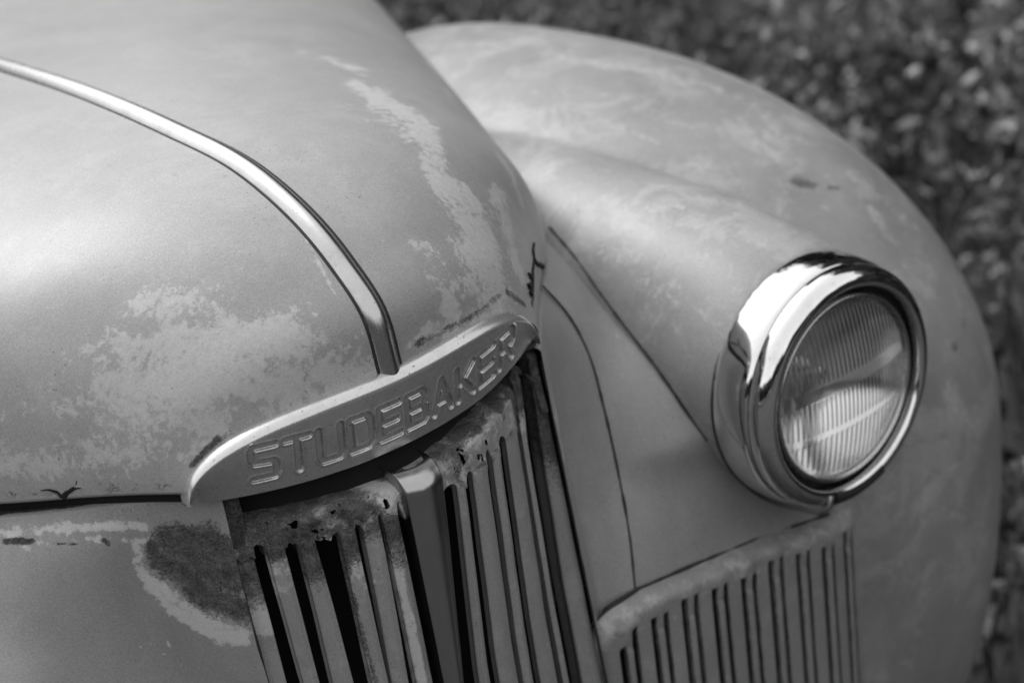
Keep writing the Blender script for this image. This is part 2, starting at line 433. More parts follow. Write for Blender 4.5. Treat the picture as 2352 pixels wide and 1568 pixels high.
HOOD_WEAR = [[[-0.1499, 0.0865, 0.049], [-0.101, 0.0504, 0.0495], 0.0283, 0.68], [[-0.101, 0.0504, 0.0495], [-0.0587, 0.0163, 0.0323], 0.0283, 0.68], [[-0.1746, 0.0897, 0.0248], [-0.1152, 0.0363, 0.0229], 0.0298, 0.68], [[-0.1152, 0.0363, 0.0229], [-0.0249, 0.0054, 0.0051], 0.0296, 0.68], [[-0.1308, 0.0944, 0.0693], [-0.0952, 0.0662, 0.0663], 0.018, 0.62], [[-0.1651, 0.1022, 0.0507], [-0.1814, 0.0823, -0.0003], 0.0179, 0.6], [[-0.2367, 0.1399, -0.0192], [-0.1858, 0.0813, -0.015], 0.0243, 0.5], [[-0.1858, 0.0813, -0.015], [-0.1482, 0.0428, -0.0153], 0.0239, 0.5], [[-0.2324, 0.1449, 0.0118], [-0.1949, 0.1068, 0.018], 0.0182, 0.42], [[-0.1699, 0.0705, 0.0019], [-0.1229, 0.032, 0.0008], 0.0178, 0.6], [[-0.0535, 0.0212, 0.0422], [-0.0186, 0.0059, 0.016], 0.009, 0.55], [[0.0166, 0.0051, 0.009], [0.0809, 0.0153, 0.0022], 0.0108, 0.5], [[0.0809, 0.0153, 0.0022], [0.1399, 0.0405, -0.0049], 0.0112, 0.5], [[0.2119, 0.4327, 0.1163], [0.2294, 0.3801, 0.1055], 0.017, 0.52], [[0.2294, 0.3801, 0.1055], [0.2176, 0.2932, 0.0962], 0.0167, 0.52], [[0.1967, 0.3005, 0.1052], [0.1725, 0.1881, 0.0945], 0.0322, 0.62], [[0.1683, 0.2306, 0.1043], [0.1616, 0.1556, 0.0883], 0.0253, 0.64], [[0.161, 0.1494, 0.0859], [0.1259, 0.0974, 0.074], 0.0208, 0.6], [[0.1422, 0.0942, 0.0621], [0.1246, 0.0542, 0.037], 0.0387, 0.68], [[0.1246, 0.0542, 0.037], [0.1043, 0.0242, 0.0052], 0.0378, 0.68], [[0.1963, 0.1255, 0.0418], [0.1607, 0.0603, 0.001], 0.0211, 0.6], [[0.061, 0.0214, 0.0394], [0.0671, 0.012, 0.0048], 0.0188, 0.5], [[0.0647, 0.0477, 0.0629], [0.0752, 0.0381, 0.051], 0.0159, 0.5], [[0.2503, 0.1956, 0.0463], [0.2368, 0.1496, 0.0122], 0.0126, 0.6], [[0.4141, 0.5404, 0.038], [0.3157, 0.3488, 0.0514], 0.0074, 0.45], [[0.441, 0.5927, 0.0338], [0.3856, 0.4796, 0.0398], 0.0057, 0.4], [[0.4144, 0.6293, 0.066], [0.3634, 0.647, 0.0921], 0.019, 0.3], [[0.3119, 0.337, 0.05], [0.2172, 0.1801, 0.067], 0.0171, -1.3], [[0.2172, 0.1801, 0.067], [0.1791, 0.1322, 0.0648], 0.0152, -1.3], [[0.2931, 0.4092, 0.0839], [0.2879, 0.3337, 0.068], 0.0066, -0.4], [[0.0006, 0.1641, 0.1198], [-0.0018, 0.1137, 0.106], 0.0023, 0.75], [[-0.0018, 0.1137, 0.106], [-0.0096, 0.0709, 0.0872], 0.0022, 0.75], [[-0.0096, 0.0709, 0.0872], [-0.0181, 0.0317, 0.0592], 0.0022, 0.75], [[-0.0181, 0.0317, 0.0592], [-0.0191, 0.0074, 0.0258], 0.0021, 0.75]]
HOOD_RUST = [[[-0.1441, 0.0358, -0.025], [-0.1216, 0.0276, -0.0118], 0.0033, 0.26], [[-0.1216, 0.0276, -0.0118], [-0.097, 0.0192, -0.0046], 0.0039, 0.26], [[-0.097, 0.0192, -0.0046], [-0.0659, 0.011, -0.0006], 0.0039, 0.26], [[-0.0592, 0.0098, 0.001], [-0.0005, 0.0041, 0.0024], 0.0036, 0.3], [[0.0274, 0.0055, 0.0047], [0.0809, 0.0153, 0.0022], 0.0037, 0.5], [[0.0809, 0.0153, 0.0022], [0.1214, 0.0313, 0.0013], 0.0038, 0.5], [[0.1307, 0.0358, -0.0011], [0.1489, 0.0417, -0.0196], 0.004, 0.6], [[-0.2426, 0.1438, -0.046], [-0.1601, 0.0447, -0.0396], 0.0068, 0.3], [[-0.1474, 0.0372, -0.0274], [-0.1274, 0.0301, -0.0135], 0.003, 0.65], [[0.1621, 0.0506, -0.0268], [0.2136, 0.1125, -0.0225], 0.0031, 0.7], [[-0.0438, 0.0122, 0.0309], [-0.0351, 0.0064, 0.0056], 0.009, 0.2], [[-0.2193, 0.1301, 0.0109], [-0.1873, 0.0966, 0.0146], 0.0121, 0.18]]
HOOD_CRACKS = [[[-0.2163, 0.1139, -0.0484], [-0.2166, 0.1138, -0.0458], [-0.2181, 0.1156, -0.0429], [-0.2212, 0.1193, -0.041], [-0.2252, 0.124, -0.0412]], [[-0.2161, 0.1133, -0.0479], [-0.2131, 0.1097, -0.0441], [-0.2095, 0.1055, -0.0411], [-0.2073, 0.103, -0.0388], [-0.2061, 0.1019, -0.0348]], [[-0.2149, 0.1126, -0.0486], [-0.2123, 0.1087, -0.0445], [-0.2093, 0.1052, -0.0425]], [[-0.2105, 0.1067, -0.0421], [-0.2073, 0.1029, -0.0412], [-0.2049, 0.1, -0.0409]]]
HOOD_TEAR = [[[0.2313, 0.134, -0.0179], [0.2199, 0.1211, -0.0169], [0.2155, 0.1151, -0.0207], [0.2188, 0.1179, -0.0271], [0.2476, 0.1491, -0.0478]], [[0.2119, 0.1108, -0.0215], [0.1949, 0.0908, -0.0204], [0.1803, 0.0729, -0.0203], [0.163, 0.0537, -0.0204]], [[0.1767, 0.069, -0.0188], [0.1649, 0.0576, -0.0147]], [[0.187, 0.0809, -0.0209], [0.1773, 0.0719, -0.0129]]]
H = hood_pts(420, 230)
me = grid_mesh('hood', H, flip=True)
attr(me, 'wear', seg_field(H.reshape(-1, 3), HOOD_WEAR)); attr(me, 'rust', seg_field(H.reshape(-1, 3), HOOD_RUST))
hood = link('hood', me, M_hood, truck)
for P_ in HOOD_CRACKS: tube('crack', curve(P_, 24)+vnoise(curve(P_, 24), 300, 2)[:, None]*.0006, np.linspace(.0017, .0003, 24), M_dark, hood, 6)
for P_ in HOOD_TEAR: tube('tear', curve(P_, 24)+vnoise(curve(P_, 24), 300, 2)[:, None]*.0008, np.linspace(.0016, .0026, 24), M_dark, hood, 6)
# inner structure under the hood, dark
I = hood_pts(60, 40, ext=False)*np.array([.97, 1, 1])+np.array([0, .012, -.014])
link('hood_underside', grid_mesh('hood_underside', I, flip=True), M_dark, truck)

# ---- chrome strip -----------------------------------------------
K = curve(CREST, 420)
T = np.gradient(K, axis=0); T /= np.linalg.norm(T, axis=1)[:, None]
Nn = np.stack([np.zeros(len(K)), -T[:, 2], T[:, 1]], 1)
cum = np.r_[0, np.cumsum(np.linalg.norm(np.diff(K, axis=0), axis=1))]
hw = np.interp(cum, [0, .06, .15, .4, 1], [.0092, .0092, .0095, .0100, .0105])
a = np.linspace(-1, 1, 25)
prof = np.sign(np.cos(a*np.pi/2))*np.abs(np.cos(a*np.pi/2))**.75
ST = K[:, None]+np.array([1, 0, 0])*(a[None, :, None]*hw[:, None, None])+Nn[:, None]*(prof[None, :, None]*hw[:, None, None]*.78-.001)
ST[0, :, 2] -= .004
strip = link('hood_strip', grid_mesh('hood_strip', ST, flip=False), M_strip, truck)
# dirty edge line where the strip sits on the hood
for sg in (-1, 1):
    tube('strip_seam', K[::4]+np.array([1, 0, 0])*(sg*(hw[::4]+.0006))[:, None]-Nn[::4]*.0003, .0010, M_gap, strip, 6)

# ---- badge ------------------------------------------------------
BW = .1525; BX = -.0055
def bn(x): return np.clip(np.abs((x-BX)/BW), 0, 1)
def b_top(x): return -.052+.049*(1-bn(x)**np.where(x > 0, 5.0, 3.4))**.5+.004*np.clip(x/.15, 0, 1)
def b_bot(x): return -.055-.010*(1-bn(x)**2.2)+.008*np.clip((x-.075)/.075, 0, 1)**1.5
def b_y(x): return .001+.036*(x/.157)**2
LET = {
 'S': [[(1, 1), (.12, 1), (0, .88), (0, .62), (.12, .52), (.88, .48), (1, .38), (1, .12), (.88, 0), (0, 0)]],
 'T': [[(0, 1), (1, 1)], [(.5, 1), (.5, 0)]],
 'U': [[(0, 1), (0, .14), (.14, 0), (.86, 0), (1, .14), (1, 1)]],
 'D': [[(0, 0), (0, 1), (.82, 1), (1, .84), (1, .16), (.82, 0), (0, 0)]],
 'E': [[(1, 1), (0, 1), (0, 0), (1, 0)], [(0, .5), (.85, .5)]],
 'B': [[(0, 0), (0, 1), (.82, 1), (.95, .88), (.95, .62), (.82, .5), (0, .5)], [(.82, .5), (1, .38), (1, .12), (.85, 0), (0, 0)]],
 'A': [[(0, 0), (.5, 1), (1, 0)], [(.22, .32), (.78, .32)]],
 'K': [[(0, 0), (0, 1)], [(1, 1), (.05, .45)], [(.3, .6), (1, 0)]],
 'R': [[(0, 0), (0, 1), (.85, 1), (1, .88), (1, .6), (.85, .48), (0, .48)], [(.55, .48), (1, 0)]],
}
word = 'STUDEBAKER'
lx0, lx1 = -.1165, .1200
pitch_l = (lx1-lx0)/len(word); lw = pitch_l*.70; lh = .0262
FACE = .86                                     # share of the badge height taken by the flat face
def letter_dist(SX, TZ):
    D = np.full(SX.shape, 1.0)
    for i, ch in enumerate(word):
        ox = lx0+i*pitch_l+(pitch_l-lw)/2
        m = (SX > ox-.006) & (SX < ox+lw+.006)
        sx, tz = SX[m], TZ[m]; dd = D[m]
        for pl in LET[ch]:
            for (ax_, az_), (bx_, bz_) in zip(pl[:-1], pl[1:]):
                A = np.array([ox+ax_*lw, az_*lh]); Bb = np.array([ox+bx_*lw, bz_*lh]); d = Bb-A; L = d@d
                t = np.clip(((sx-A[0])*d[0]+(tz-A[1])*d[1])/L, 0, 1)
                dd = np.minimum(dd, np.hypot(sx-A[0]-t*d[0], tz-A[1]-t*d[1]))
        D[m] = dd
    return D
def badge_mesh():
    mid = np.arange(lx0-.004, lx1+.004, .00040)
    lo = BX-BW*np.cos(np.linspace(0, 1, 60)**1.0*math.acos((BX-mid[0])/BW)); hi = BX+BW*np.cos(np.linspace(1, 0, 40)*math.acos((mid[-1]-BX)/BW))
    xs = np.concatenate([lo[:-1], mid, hi[1:]])
    nf_ = 120; ns_ = 22
    vf = np.concatenate([np.linspace(0, 1, nf_), np.ones(ns_)]); vs = np.concatenate([np.zeros(nf_), np.linspace(0, 1, ns_+1)[1:]])*np.pi/2
    X, VF = np.meshgrid(xs, vf, indexing='ij'); VS = np.broadcast_to(vs, X.shape)
    zb, zt = b_bot(X), b_top(X); Hh = zt-zb
    Z = zb+Hh*(FACE*VF+(1-FACE)*np.sin(VS))
    thick = np.clip(Hh/.05, 0, 1)
    Y = b_y(X)+.007*(1-VF)-.0035*np.sin(np.pi*VF*.5)-.0035+.0125*(1-np.cos(VS))*thick
    tz = Z-zb-.0125+.0015*np.clip(X/.12, 0, 1)
    D = letter_dist(X, tz)
    dep = .0019*np.clip((.0024-D)/.0009+.5, 0, 1)*(VS == 0)
    lipd = .00045*np.exp(-((D-.0036)/.0007)**2)*(VS == 0)
    grime = np.clip((.0034-D)/.0006, 0, 1)*np.clip((D-.0014)/.0006, 0, 1)*(VS == 0)*.45
    Y = Y+dep-lipd; Z = Z+dep*.12
    X = X+.0
    P = np.stack([X, Y, Z], -1)
    tk = thick[:, :1, None]
    P = np.concatenate([P[:, :1]+np.array([0, .030, .004])*tk, P[:, :1]+np.array([0, .004, .0004])*tk, P, P[:, -1:]+np.array([0, .012, -.002])], 1)
    me = grid_mesh('badge', P); G = np.concatenate([grime[:, :1]*0+.8, grime[:, :1]*0+.3, grime, grime[:, :1]*0+.5], 1); attr(me, 'grime', G)
    return me
badge = link('badge', badge_mesh(), M_badge, truck)

# ---- main grille --------------------------------------------------
def gy(x, z): return -.012+.05*(np.minimum(np.abs(x), .128)/.125)**2-.08*(-z-.1)
ZB = -.62
def strip_mesh(name, e, ztop, depth, mat, proud=0.0, crown=.002, wear=None, rust=None, topround=.004, zbot=ZB, bend=0.0):
    """pressed vertical bar; e = left, right edge x at z=-.1 and at z=-.25"""
    nz = 170; z = ztop-(np.linspace(0, 1, nz)**1.6)*(ztop-zbot)
    tz_ = (-z-.1)/.15; tz_ = np.where(tz_ > 1, 1+(1-np.exp(-(tz_-1)))*.6, tz_)
    xl = e[0]+(e[2]-e[0])*tz_; xr = e[1]+(e[3]-e[1])*tz_
    w2 = ((xr-xl)/2)[:, None]; xc = ((xr+xl)/2)[:, None]
    r = .0022
    u = [(-1, 0, depth), (-1, 0, depth*.5), (-1, 0, r)]
    for k in range(5):
        an = k/4*np.pi/2; u.append((-1, r-r*math.cos(an), r-r*math.sin(an)))
    for k in range(1, 6): u.append((-1+2*k/6, r*(1-2*k/6), -crown*math.sin(np.pi*k/6)))
    for k in range(5):
        an = (1-k/4)*np.pi/2; u.append((1, -r+r*math.cos(an), r-r*math.sin(an)))
    u += [(1, 0, r), (1, 0, depth*.5), (1, 0, depth)]
    u = np.array(u)
    Z = z[:, None]+0*u[None, :, 0]
    Xp = xc+u[None, :, 0]*w2+u[None, :, 1]
    Xp = Xp+bend*np.sin(Z*31)
    Y = gy(Xp, Z)+u[None, :, 2]-proud
    tt = np.clip((ztop-Z)/topround, 0, 1); Y = Y+depth*.8*(1-np.sqrt(1-(1-tt)**2))
    P = np.stack([Xp, Y, Z], -1)
    F = P.reshape(-1, 3)
    F[:, 1] += .0006*vnoise(F, 30, 5)
    me = grid_mesh(name, F.reshape(P.shape))
    attr(me, 'rust', np.zeros(len(F)) if rust is None else rust(F)); attr(me, 'wear', np.zeros(len(F)) if wear is None else wear(F))
    return link(name, me, mat, truck)
slat_tops = -.104
SLATS_R = [(-.1120, -.1015, -.1120, -.1028), (-.0925, -.0826, -.0945, -.0810), (-.0665, -.0560, -.0710, -.0600), (-.0505, -.0380, -.0575, -.0455), (-.0355, -.0240, -.0405, -.0285)]
SLATS_L = [(.0295, .0382, .0095, .0198), (.0475, .0655, .0295, .0490), (.0725, .0840, .0540, .0660), (.0960, .1170, .0760, .0995), (.1230, .1320, .1070, .1170)]
for k, e in enumerate(SLATS_R):
    narrow = k in (0, 2, 4)
    if k == 4: wr = lambda F: np.clip(1.2-np.abs(F[:, 0]+.0335+.004*np.clip((-.1-F[:, 2])/.15, 0, 1))/.0040+.35*vnoise(F, 60, 2), 0, 1)
    else: wr = lambda F, k=k: (.55 if k in (0, 2) else .30)*np.clip(1-(-.09-F[:, 2])/.11, 0, 1)+.2*(vnoise(F, 30, k) > .55)
    ru = lambda F, k=k: np.clip(.95-(slat_tops-F[:, 2])/(.025+.022*((k*2) % 3)), 0, 1)+(.55 if k == 2 else .2)*np.clip(1-np.abs(F[:, 0]+.0685)/.004, 0, 1)
    strip_mesh('grille_slat', e, slat_tops, .008, M_grille, proud=.002 if narrow else .001, wear=wr, rust=ru, bend=.0004*(k % 2))
for k, e in enumerate(SLATS_L):
    wr = lambda F, k=k: .45*np.clip(1-(-.09-F[:, 2])/.05, 0, 1)+(.5 if k == 4 else 0)*np.clip(1-(-.08-F[:, 2])/.06, 0, 1)
    ru = lambda F, k=k: np.clip(.50-(slat_tops-F[:, 2])/.03, 0, 1)
    strip_mesh('grille_slat', e, slat_tops if k < 4 else -.075, .008, M_grille, proud=.002 if k % 2 == 0 else .001, wear=wr, rust=ru)
bar = strip_mesh('center_bar', (-.0188, .0125, -.0235, -.0080), -.078, .022, M_bar, proud=.009, crown=.005, topround=.014)

# header band beneath the badge, lumpy with rust; scalloped lower edge at slot tops
def header():
    xs = np.linspace(-.132, .154, 520); vs = np.linspace(0, 1, 50)
    X, Vt = np.meshgrid(xs, vs, indexing='ij')
    def slotdepth(x):
        b = -.113*np.ones_like(x)
        gaps = [(-.119, -.112), (-.1015, -.0925), (-.0826, -.0665), (-.056, -.0505), (-.038, -.0355), (-.024, -.0205), (.015, .0290), (.039, .047), (.066, .072), (.085, .0955), (.1175, .123), (.132, .147)]
        ins = np.zeros_like(x)
        for lo, hi in gaps:
            c = (lo+hi)/2; hw_ = max((hi-lo)/2*1.1, .0022)
            q = np.clip(1-((x-c)/hw_)**2, 0, 1)
            ins = np.maximum(ins, q**.3*(.011+.004*math.sin(lo*400) if hi < .13 else .040))
        return b+ins+np.where(x < -.02, .0040, .0012)*vnoise(np.stack([x*3, x*0, x*0], -1), 50, 2)+np.where(x < -.02, .0020, .0)*vnoise(np.stack([x*3, x*0, x*0], -1), 170, 4)
    zlow = slotdepth(X); ztop = -.0865+.0065*np.clip(X/.06, 0, 1)+.0012*vnoise(np.stack([X, X*0, X*0], -1), 120, 31)
    Z = ztop+(zlow-ztop)*Vt
    side = np.clip((np.abs(X)-.12)/.03, 0, 1)
    Y = gy(X, Z)-.000+.010*np.clip((-.075-Z)/-.02, 0, 1)**1
    tz = np.clip((Z-ztop+.007)/.007, 0, 1); Y = Y+.012*(1-np.sqrt(1-np.minimum(tz, .999)**2))
    P = np.stack([X, Y, Z], -1)
    nn = vnoise(P, 45, 1)*.6+vnoise(P, 110, 2)*.35+vnoise(P, 260, 3)*.15
    amp = np.where(X < -.02, 1.0, .35)
    P[..., 1] += nn*.0052*amp
    # rolled-back lower lip
    P = np.concatenate([P[:, :1]+np.array([0, .016, -.001]), P], 1)
    lip = P[:, -1:]+np.array([0, .004, -.0002]); lip2 = P[:, -1:]+np.array([0, .014, 0])
    P = np.concatenate([P, lip, lip2], 1)
    hn = vnoise(P, 130, 11)*.7+vnoise(P, 300, 12)*.3
    hole = ((hn > .50) & (P[..., 2] < -.084) & (P[..., 2] > -.104) & (P[..., 0] > .02) & (P[..., 0] < .10)) | ((hn > .55) & (P[..., 2] < -.075) & (P[..., 0] < -.02))
    me = grid_mesh('grille_header', P, flip=True, keep=~(hole[:-1, :-1]))
    Fp = P.reshape(-1, 3)
    x = Fp[:, 0]; z = Fp[:, 2]
    ru = np.where(x < 0, .62, .25)+.45*np.clip((z+.086)/.004, 0, 1)*(x > 0)  # top edge at positive x darkened further as the badge's painted shade
    ru = ru*(1-np.exp(-((x+.028)**2+(z+.090)**2)/.013**2)*.8)
    ru = ru-.35*np.exp(-((x-.085)**2/.03**2+(z+.098)**2/.02**2))
    ru = ru+.9*np.clip((x-.112)/.012, 0, 1)+.5*np.exp(-((x-.100)**2/.006**2))*(z > -.092)
    ru = ru+.38*vnoise(Fp, 55, 21)+.2*vnoise(Fp, 130, 22)
    attr(me, 'rust', ru); attr(me, 'wear', .45+.2*np.exp(-((x+.02)**2)/.0004))
    return link('grille_header', me, M_grille, truck)
header()

# near-black plate painted in for the shadow under the badge
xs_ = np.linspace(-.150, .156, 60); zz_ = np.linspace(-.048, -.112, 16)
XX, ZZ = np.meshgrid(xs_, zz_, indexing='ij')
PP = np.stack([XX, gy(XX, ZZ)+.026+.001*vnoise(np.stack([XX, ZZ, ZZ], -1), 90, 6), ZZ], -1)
me = grid_mesh('badge_shadow_plate', PP, flip=True); attr(me, 'rust', np.full(PP.shape[0]*PP.shape[1], 1.0)); attr(me, 'wear', np.zeros(PP.shape[0]*PP.shape[1]))
link('badge_shadow_plate', me, M_dark, truck)

# frame strips at either side of the slats
for sg in (-1, 1):
    e = (.1465, .1565, .1385, .1565) if sg > 0 else (-.1325, -.1190, -.1325, -.1205)
    def wr(F, sg=sg):
        return np.where(sg < 0, .95*np.exp(-((F[:, 2]+.165)**2)/.014**2), .15*np.clip(1-(-.09-F[:, 2])/.1, 0, 1))
    def ru(F, sg=sg):
        return np.where(sg < 0, np.clip(1.0-(-.105-F[:, 2])/.075, 0, 1), np.clip(.9-(-.085-F[:, 2])/.16, 0, 1))
    strip_mesh('grille_frame', e, -.062, .016, M_grille, proud=-.003 if sg > 0 else -.002, crown=.001, wear=wr, rust=ru, topround=.006)
# dark cavity behind the grille
def box_np(x0, x1, y0, y1, z0, z1):
    V = [(x, y, z) for x in (x0, x1) for y in (y0, y1) for z in (z0, z1)]
    return np.array(V, float), np.array([(0, 1, 3, 2), (4, 6, 7, 5), (0, 4, 5, 1), (2, 3, 7, 6), (0, 2, 6, 4), (1, 5, 7, 3)])
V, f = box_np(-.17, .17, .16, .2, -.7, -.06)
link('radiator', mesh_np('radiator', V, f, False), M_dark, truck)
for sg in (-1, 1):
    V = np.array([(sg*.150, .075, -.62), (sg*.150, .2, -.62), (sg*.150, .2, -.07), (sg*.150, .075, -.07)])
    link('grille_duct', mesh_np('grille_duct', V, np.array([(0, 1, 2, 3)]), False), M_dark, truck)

# ---- nose panels ----------------------------------------------------
def rail(P, n): return curve(P, n)
def frame_rail(n, zb=ZB):
    z = np.linspace(-.060, zb, n); x = .153+.0*z
    return np.stack([x, gy(x*0+.15, z)+.003-.012, z], 1)
SEAM2 = [(.238, .140, -.060), (.252, .128, -.090), (.258, .115, -.125), (.252, .096, -.170), (.240, .072, -.225), (.226, .050, -.270), (.212, .034, -.308)]
NAC = [(0.318, 0.25, -0.05), (0.3415, 0.2589, -0.065), (0.3313, 0.2125, -0.0808), (0.321, 0.1676, -0.1029), (0.3147, 0.1286, -0.1246), (0.3113, 0.0939, -0.1463), (0.3104, 0.0684, -0.1684), (0.312, 0.0511, -0.1887), (0.3159, 0.0389, -0.2077), (0.334, 0.04, -0.245), (0.366, 0.032, -0.29), (0.44, 0.03, -0.343)]
def resample(P, n):
    P = curve(P, 400); d = np.r_[0, np.cumsum(np.linalg.norm(np.diff(P, axis=0), axis=1))]
    s = np.linspace(0, d[-1], n); return np.stack([np.interp(s, d, P[:, k]) for k in range(3)], 1)
def drop_edge(y0, y1, n, drop=.016):
    E = curve(EDGE, 600); E = E[(E[:, 1] >= y0) & (E[:, 1] <= y1)]
    s = np.linspace(0, len(E)-1, n); E = np.stack([np.interp(s, np.arange(len(E)), E[:, k]) for k in range(3)], 1)
    return E+np.array([0, 0, -drop])
def fix_top(P, top, fall=.22):
    d = top-P[0]; v = np.linspace(0, 1, len(P))[:, None, None]
    return P+d[None]*np.exp(-(v/fall)**1.5)
def add_shelf(P):
    E = P[0]; c = np.array([0, .45, 0]); inn = (c-E)*np.array([1, 1, 0]); inn[:, 0] *= 2.0; inn /= np.linalg.norm(inn, axis=1)[:, None]
    rows = [E+inn*.034+np.array([0, 0, .012]), E+inn*.022+np.array([0, 0, -.001]), E+inn*.012+np.array([0, 0, .001]), E+inn*.006+np.array([0, 0, .0030]), E+inn*.0025+np.array([0, 0, .0026]), E+inn*.0006+np.array([0, 0, .0012])]
    n = len(rows)
    return np.concatenate([np.stack(rows, 0), P], 0), n
def nose_panel():
    n, m = 140, 70
    L = np.stack([np.full(n, .157), gy(.15, np.linspace(-.066, -.324, n))-.001, np.linspace(-.066, -.324, n)], 1)
    Rr = resample(SEAM2, n)
    t = np.linspace(0, 1, m)[None, :, None]
    tt = t**1.0
    P = L[:, None]*(1-t)+Rr[:, None]*t
    # concave flare: hugs the grille frame then sweeps back
    v = np.linspace(0, 1, n)[:, None]
    P[..., 1] += (.020*np.sin(np.pi*t[..., 0])*(1-v*.4))+.012*np.exp(-((t[..., 0]-.42)/.17)**2)*np.sin(np.pi*np.clip(v*.9, 0, 1))
    return fix_top(P, drop_edge(.034, .140, m))
NP_ = nose_panel()
NPS, NSH = add_shelf(NP_)
def shelf_rust(P, nsh):
    r = np.zeros(P.shape[:2]); r[:nsh-1] = np.array([1, 1, .95, .6, .1])[:nsh-1, None]; return r.ravel()
me = grid_mesh('nose_panel', NPS)
attr(me, 'wear', seg_field(NPS.reshape(-1, 3), [((.165, .06, -.09), (.17, .05, -.16), .012, .55)])); attr(me, 'rust', shelf_rust(NPS, NSH))
link('nose_panel', me, M_body, truck)
# front fender panel between the seam and the headlight pod
def front_panel(n=140, m=110):
    L = resample(SEAM2, n); Rr = resample(NAC, n)
    t = np.linspace(0, 1, m)[None, :, None]
    P = L[:, None]*(1-t)+Rr[:, None]*t
    v = np.linspace(0, 1, n)[:, None]
    P[..., 1] -= .012*np.sin(np.pi*t[..., 0])*v*(1-v*.3)
    return fix_top(P, drop_edge(.140, .30, m))
FP = front_panel()
FPS, _ = add_shelf(FP)
me = grid_mesh('front_panel', FPS)
attr(me, 'wear', FPS[..., 0].ravel()*0+.05); attr(me, 'rust', shelf_rust(FPS, NSH))
link('front_panel', me, M_body, truck)

# truck's right side: nose and front panel as one sheet
def right_sheet():
    A = NP_*np.array([-1, 1, 1]); Bq = FP*np.array([-1, 1, 1])
    L = A[:, 0]; Mm = A[:, -1]; n = len(L)
    m = 150
    P = np.concatenate([A[:, :-1], Bq], 1)
    # smooth across the seam
    for _ in range(60):
        k = A.shape[1]-1
        sl = slice(k-25, k+26)
        P[:, sl] = (P[:, k-26:k+25]+P[:, sl]+P[:, k-24:k+27])/3
    # extend downwards
    ext = P[-1][None]+np.linspace(0.03, 1, 40)[:, None, None]*np.array([0, -.03, -.32])
    P = np.concatenate([P, ext], 0)
    return P
RS = right_sheet()
RS[..., 0] += .0235*np.exp(-((RS[..., 0]+.157)/.06)**2)
RS2 = RS.copy(); RS, _ = add_shelf(RS*np.array([-1, 1, 1])); RS = RS*np.array([-1, 1, 1])
Fp = RS.reshape(-1, 3)
me = grid_mesh('nose_panel', RS, flip=True)
#RMASK
R_WEAR = [[[-0.2541, 0.1506, -0.0732], [-0.2184, 0.1169, -0.0731], 0.0056, 0.5], [[-0.2184, 0.1169, -0.0731], [-0.1756, 0.0808, -0.0783], 0.0046, 0.7], [[-0.2436, 0.133, -0.0808], [-0.2107, 0.1041, -0.0855], 0.0093, 0.3], [[-0.1829, 0.086, -0.0901], [-0.1839, 0.0875, -0.1102], 0.0062, 0.62], [[-0.1834, 0.0872, -0.1103], [-0.1797, 0.0852, -0.1297], 0.0062, 0.75], [[-0.1797, 0.0852, -0.1297], [-0.1711, 0.0771, -0.1493], 0.0063, 0.75], [[-0.1711, 0.0771, -0.1493], [-0.162, 0.0662, -0.1613], 0.0075, 0.9], [[-0.162, 0.0662, -0.1613], [-0.1523, 0.0546, -0.1699], 0.0075, 0.9], [[-0.1523, 0.0546, -0.1699], [-0.1399, 0.0405, -0.1758], 0.0075, 0.9], [[-0.1787, 0.0843, -0.1243], [-0.1663, 0.0717, -0.1476], 0.0081, 0.72], [[-0.1663, 0.0717, -0.1476], [-0.1514, 0.0539, -0.1644], 0.0082, 0.72], [[-0.1514, 0.0539, -0.1644], [-0.1394, 0.0401, -0.1729], 0.0082, 0.72], [[-0.2092, 0.1048, -0.0811], [-0.1777, 0.0823, -0.0893], 0.0043, 0.55], [[-0.1982, 0.0893, -0.1714], [-0.1975, 0.0891, -0.1724], 0.0009, 0.9], [[-0.1909, 0.0887, -0.1735], [-0.1905, 0.0885, -0.1741], 0.0009, 0.9], [[-0.1878, 0.0872, -0.1791], [-0.1873, 0.087, -0.1796], 0.001, 0.8], [[-0.1801, 0.0844, -0.1754], [-0.1798, 0.0838, -0.1788], 0.0013, 0.95], [[-0.1853, 0.0858, -0.1836], [-0.1849, 0.0856, -0.1841], 0.001, 0.9], [[-0.1779, 0.0818, -0.1858], [-0.1777, 0.0816, -0.1862], 0.001, 0.8], [[-0.1725, 0.0772, -0.1835], [-0.1723, 0.077, -0.1839], 0.001, 0.8]]
R_RUST = [[[-0.164, 0.07, -0.093], [-0.1435, 0.0492, -0.093], 0.0154, 0.72], [[-0.1645, 0.0703, -0.1092], [-0.1433, 0.0479, -0.1178], 0.0232, 0.78], [[-0.1576, 0.0622, -0.135], [-0.1388, 0.0411, -0.1504], 0.0143, 0.75], [[-0.1397, 0.045, -0.0968], [-0.1357, 0.0392, -0.1254], 0.0123, 0.95], [[-0.1735, 0.079, -0.0937], [-0.1742, 0.0801, -0.112], 0.0062, 0.7], [[-0.2542, 0.1457, -0.0781], [-0.2393, 0.1304, -0.0794], 0.0022, 0.7], [[-0.2, 0.0972, -0.0844], [-0.1984, 0.0954, -0.0881], 0.0022, 0.6], [[-0.2271, 0.1179, -0.0822], [-0.2155, 0.1078, -0.0846], 0.0015, 0.5]]
attr(me, 'wear', seg_field(Fp, R_WEAR)); attr(me, 'rust', np.maximum(seg_field(Fp, R_RUST), shelf_rust(RS, NSH)))
link('nose_panel', me, M_body, truck, label='bare sanded nose panel with a rust patch ringed by pale primer')

# seams
def seam(P, r=.0011, name='panel_seam'):
    r = r*(1+.55*vnoise(np.asarray(P), 70, 8)+.3*vnoise(np.asarray(P), 200, 3))
    tube(name, P, r, M_gap, truck, 6)
seam(resample(SEAM2, 80)+np.array([0, -.0006, 0]))

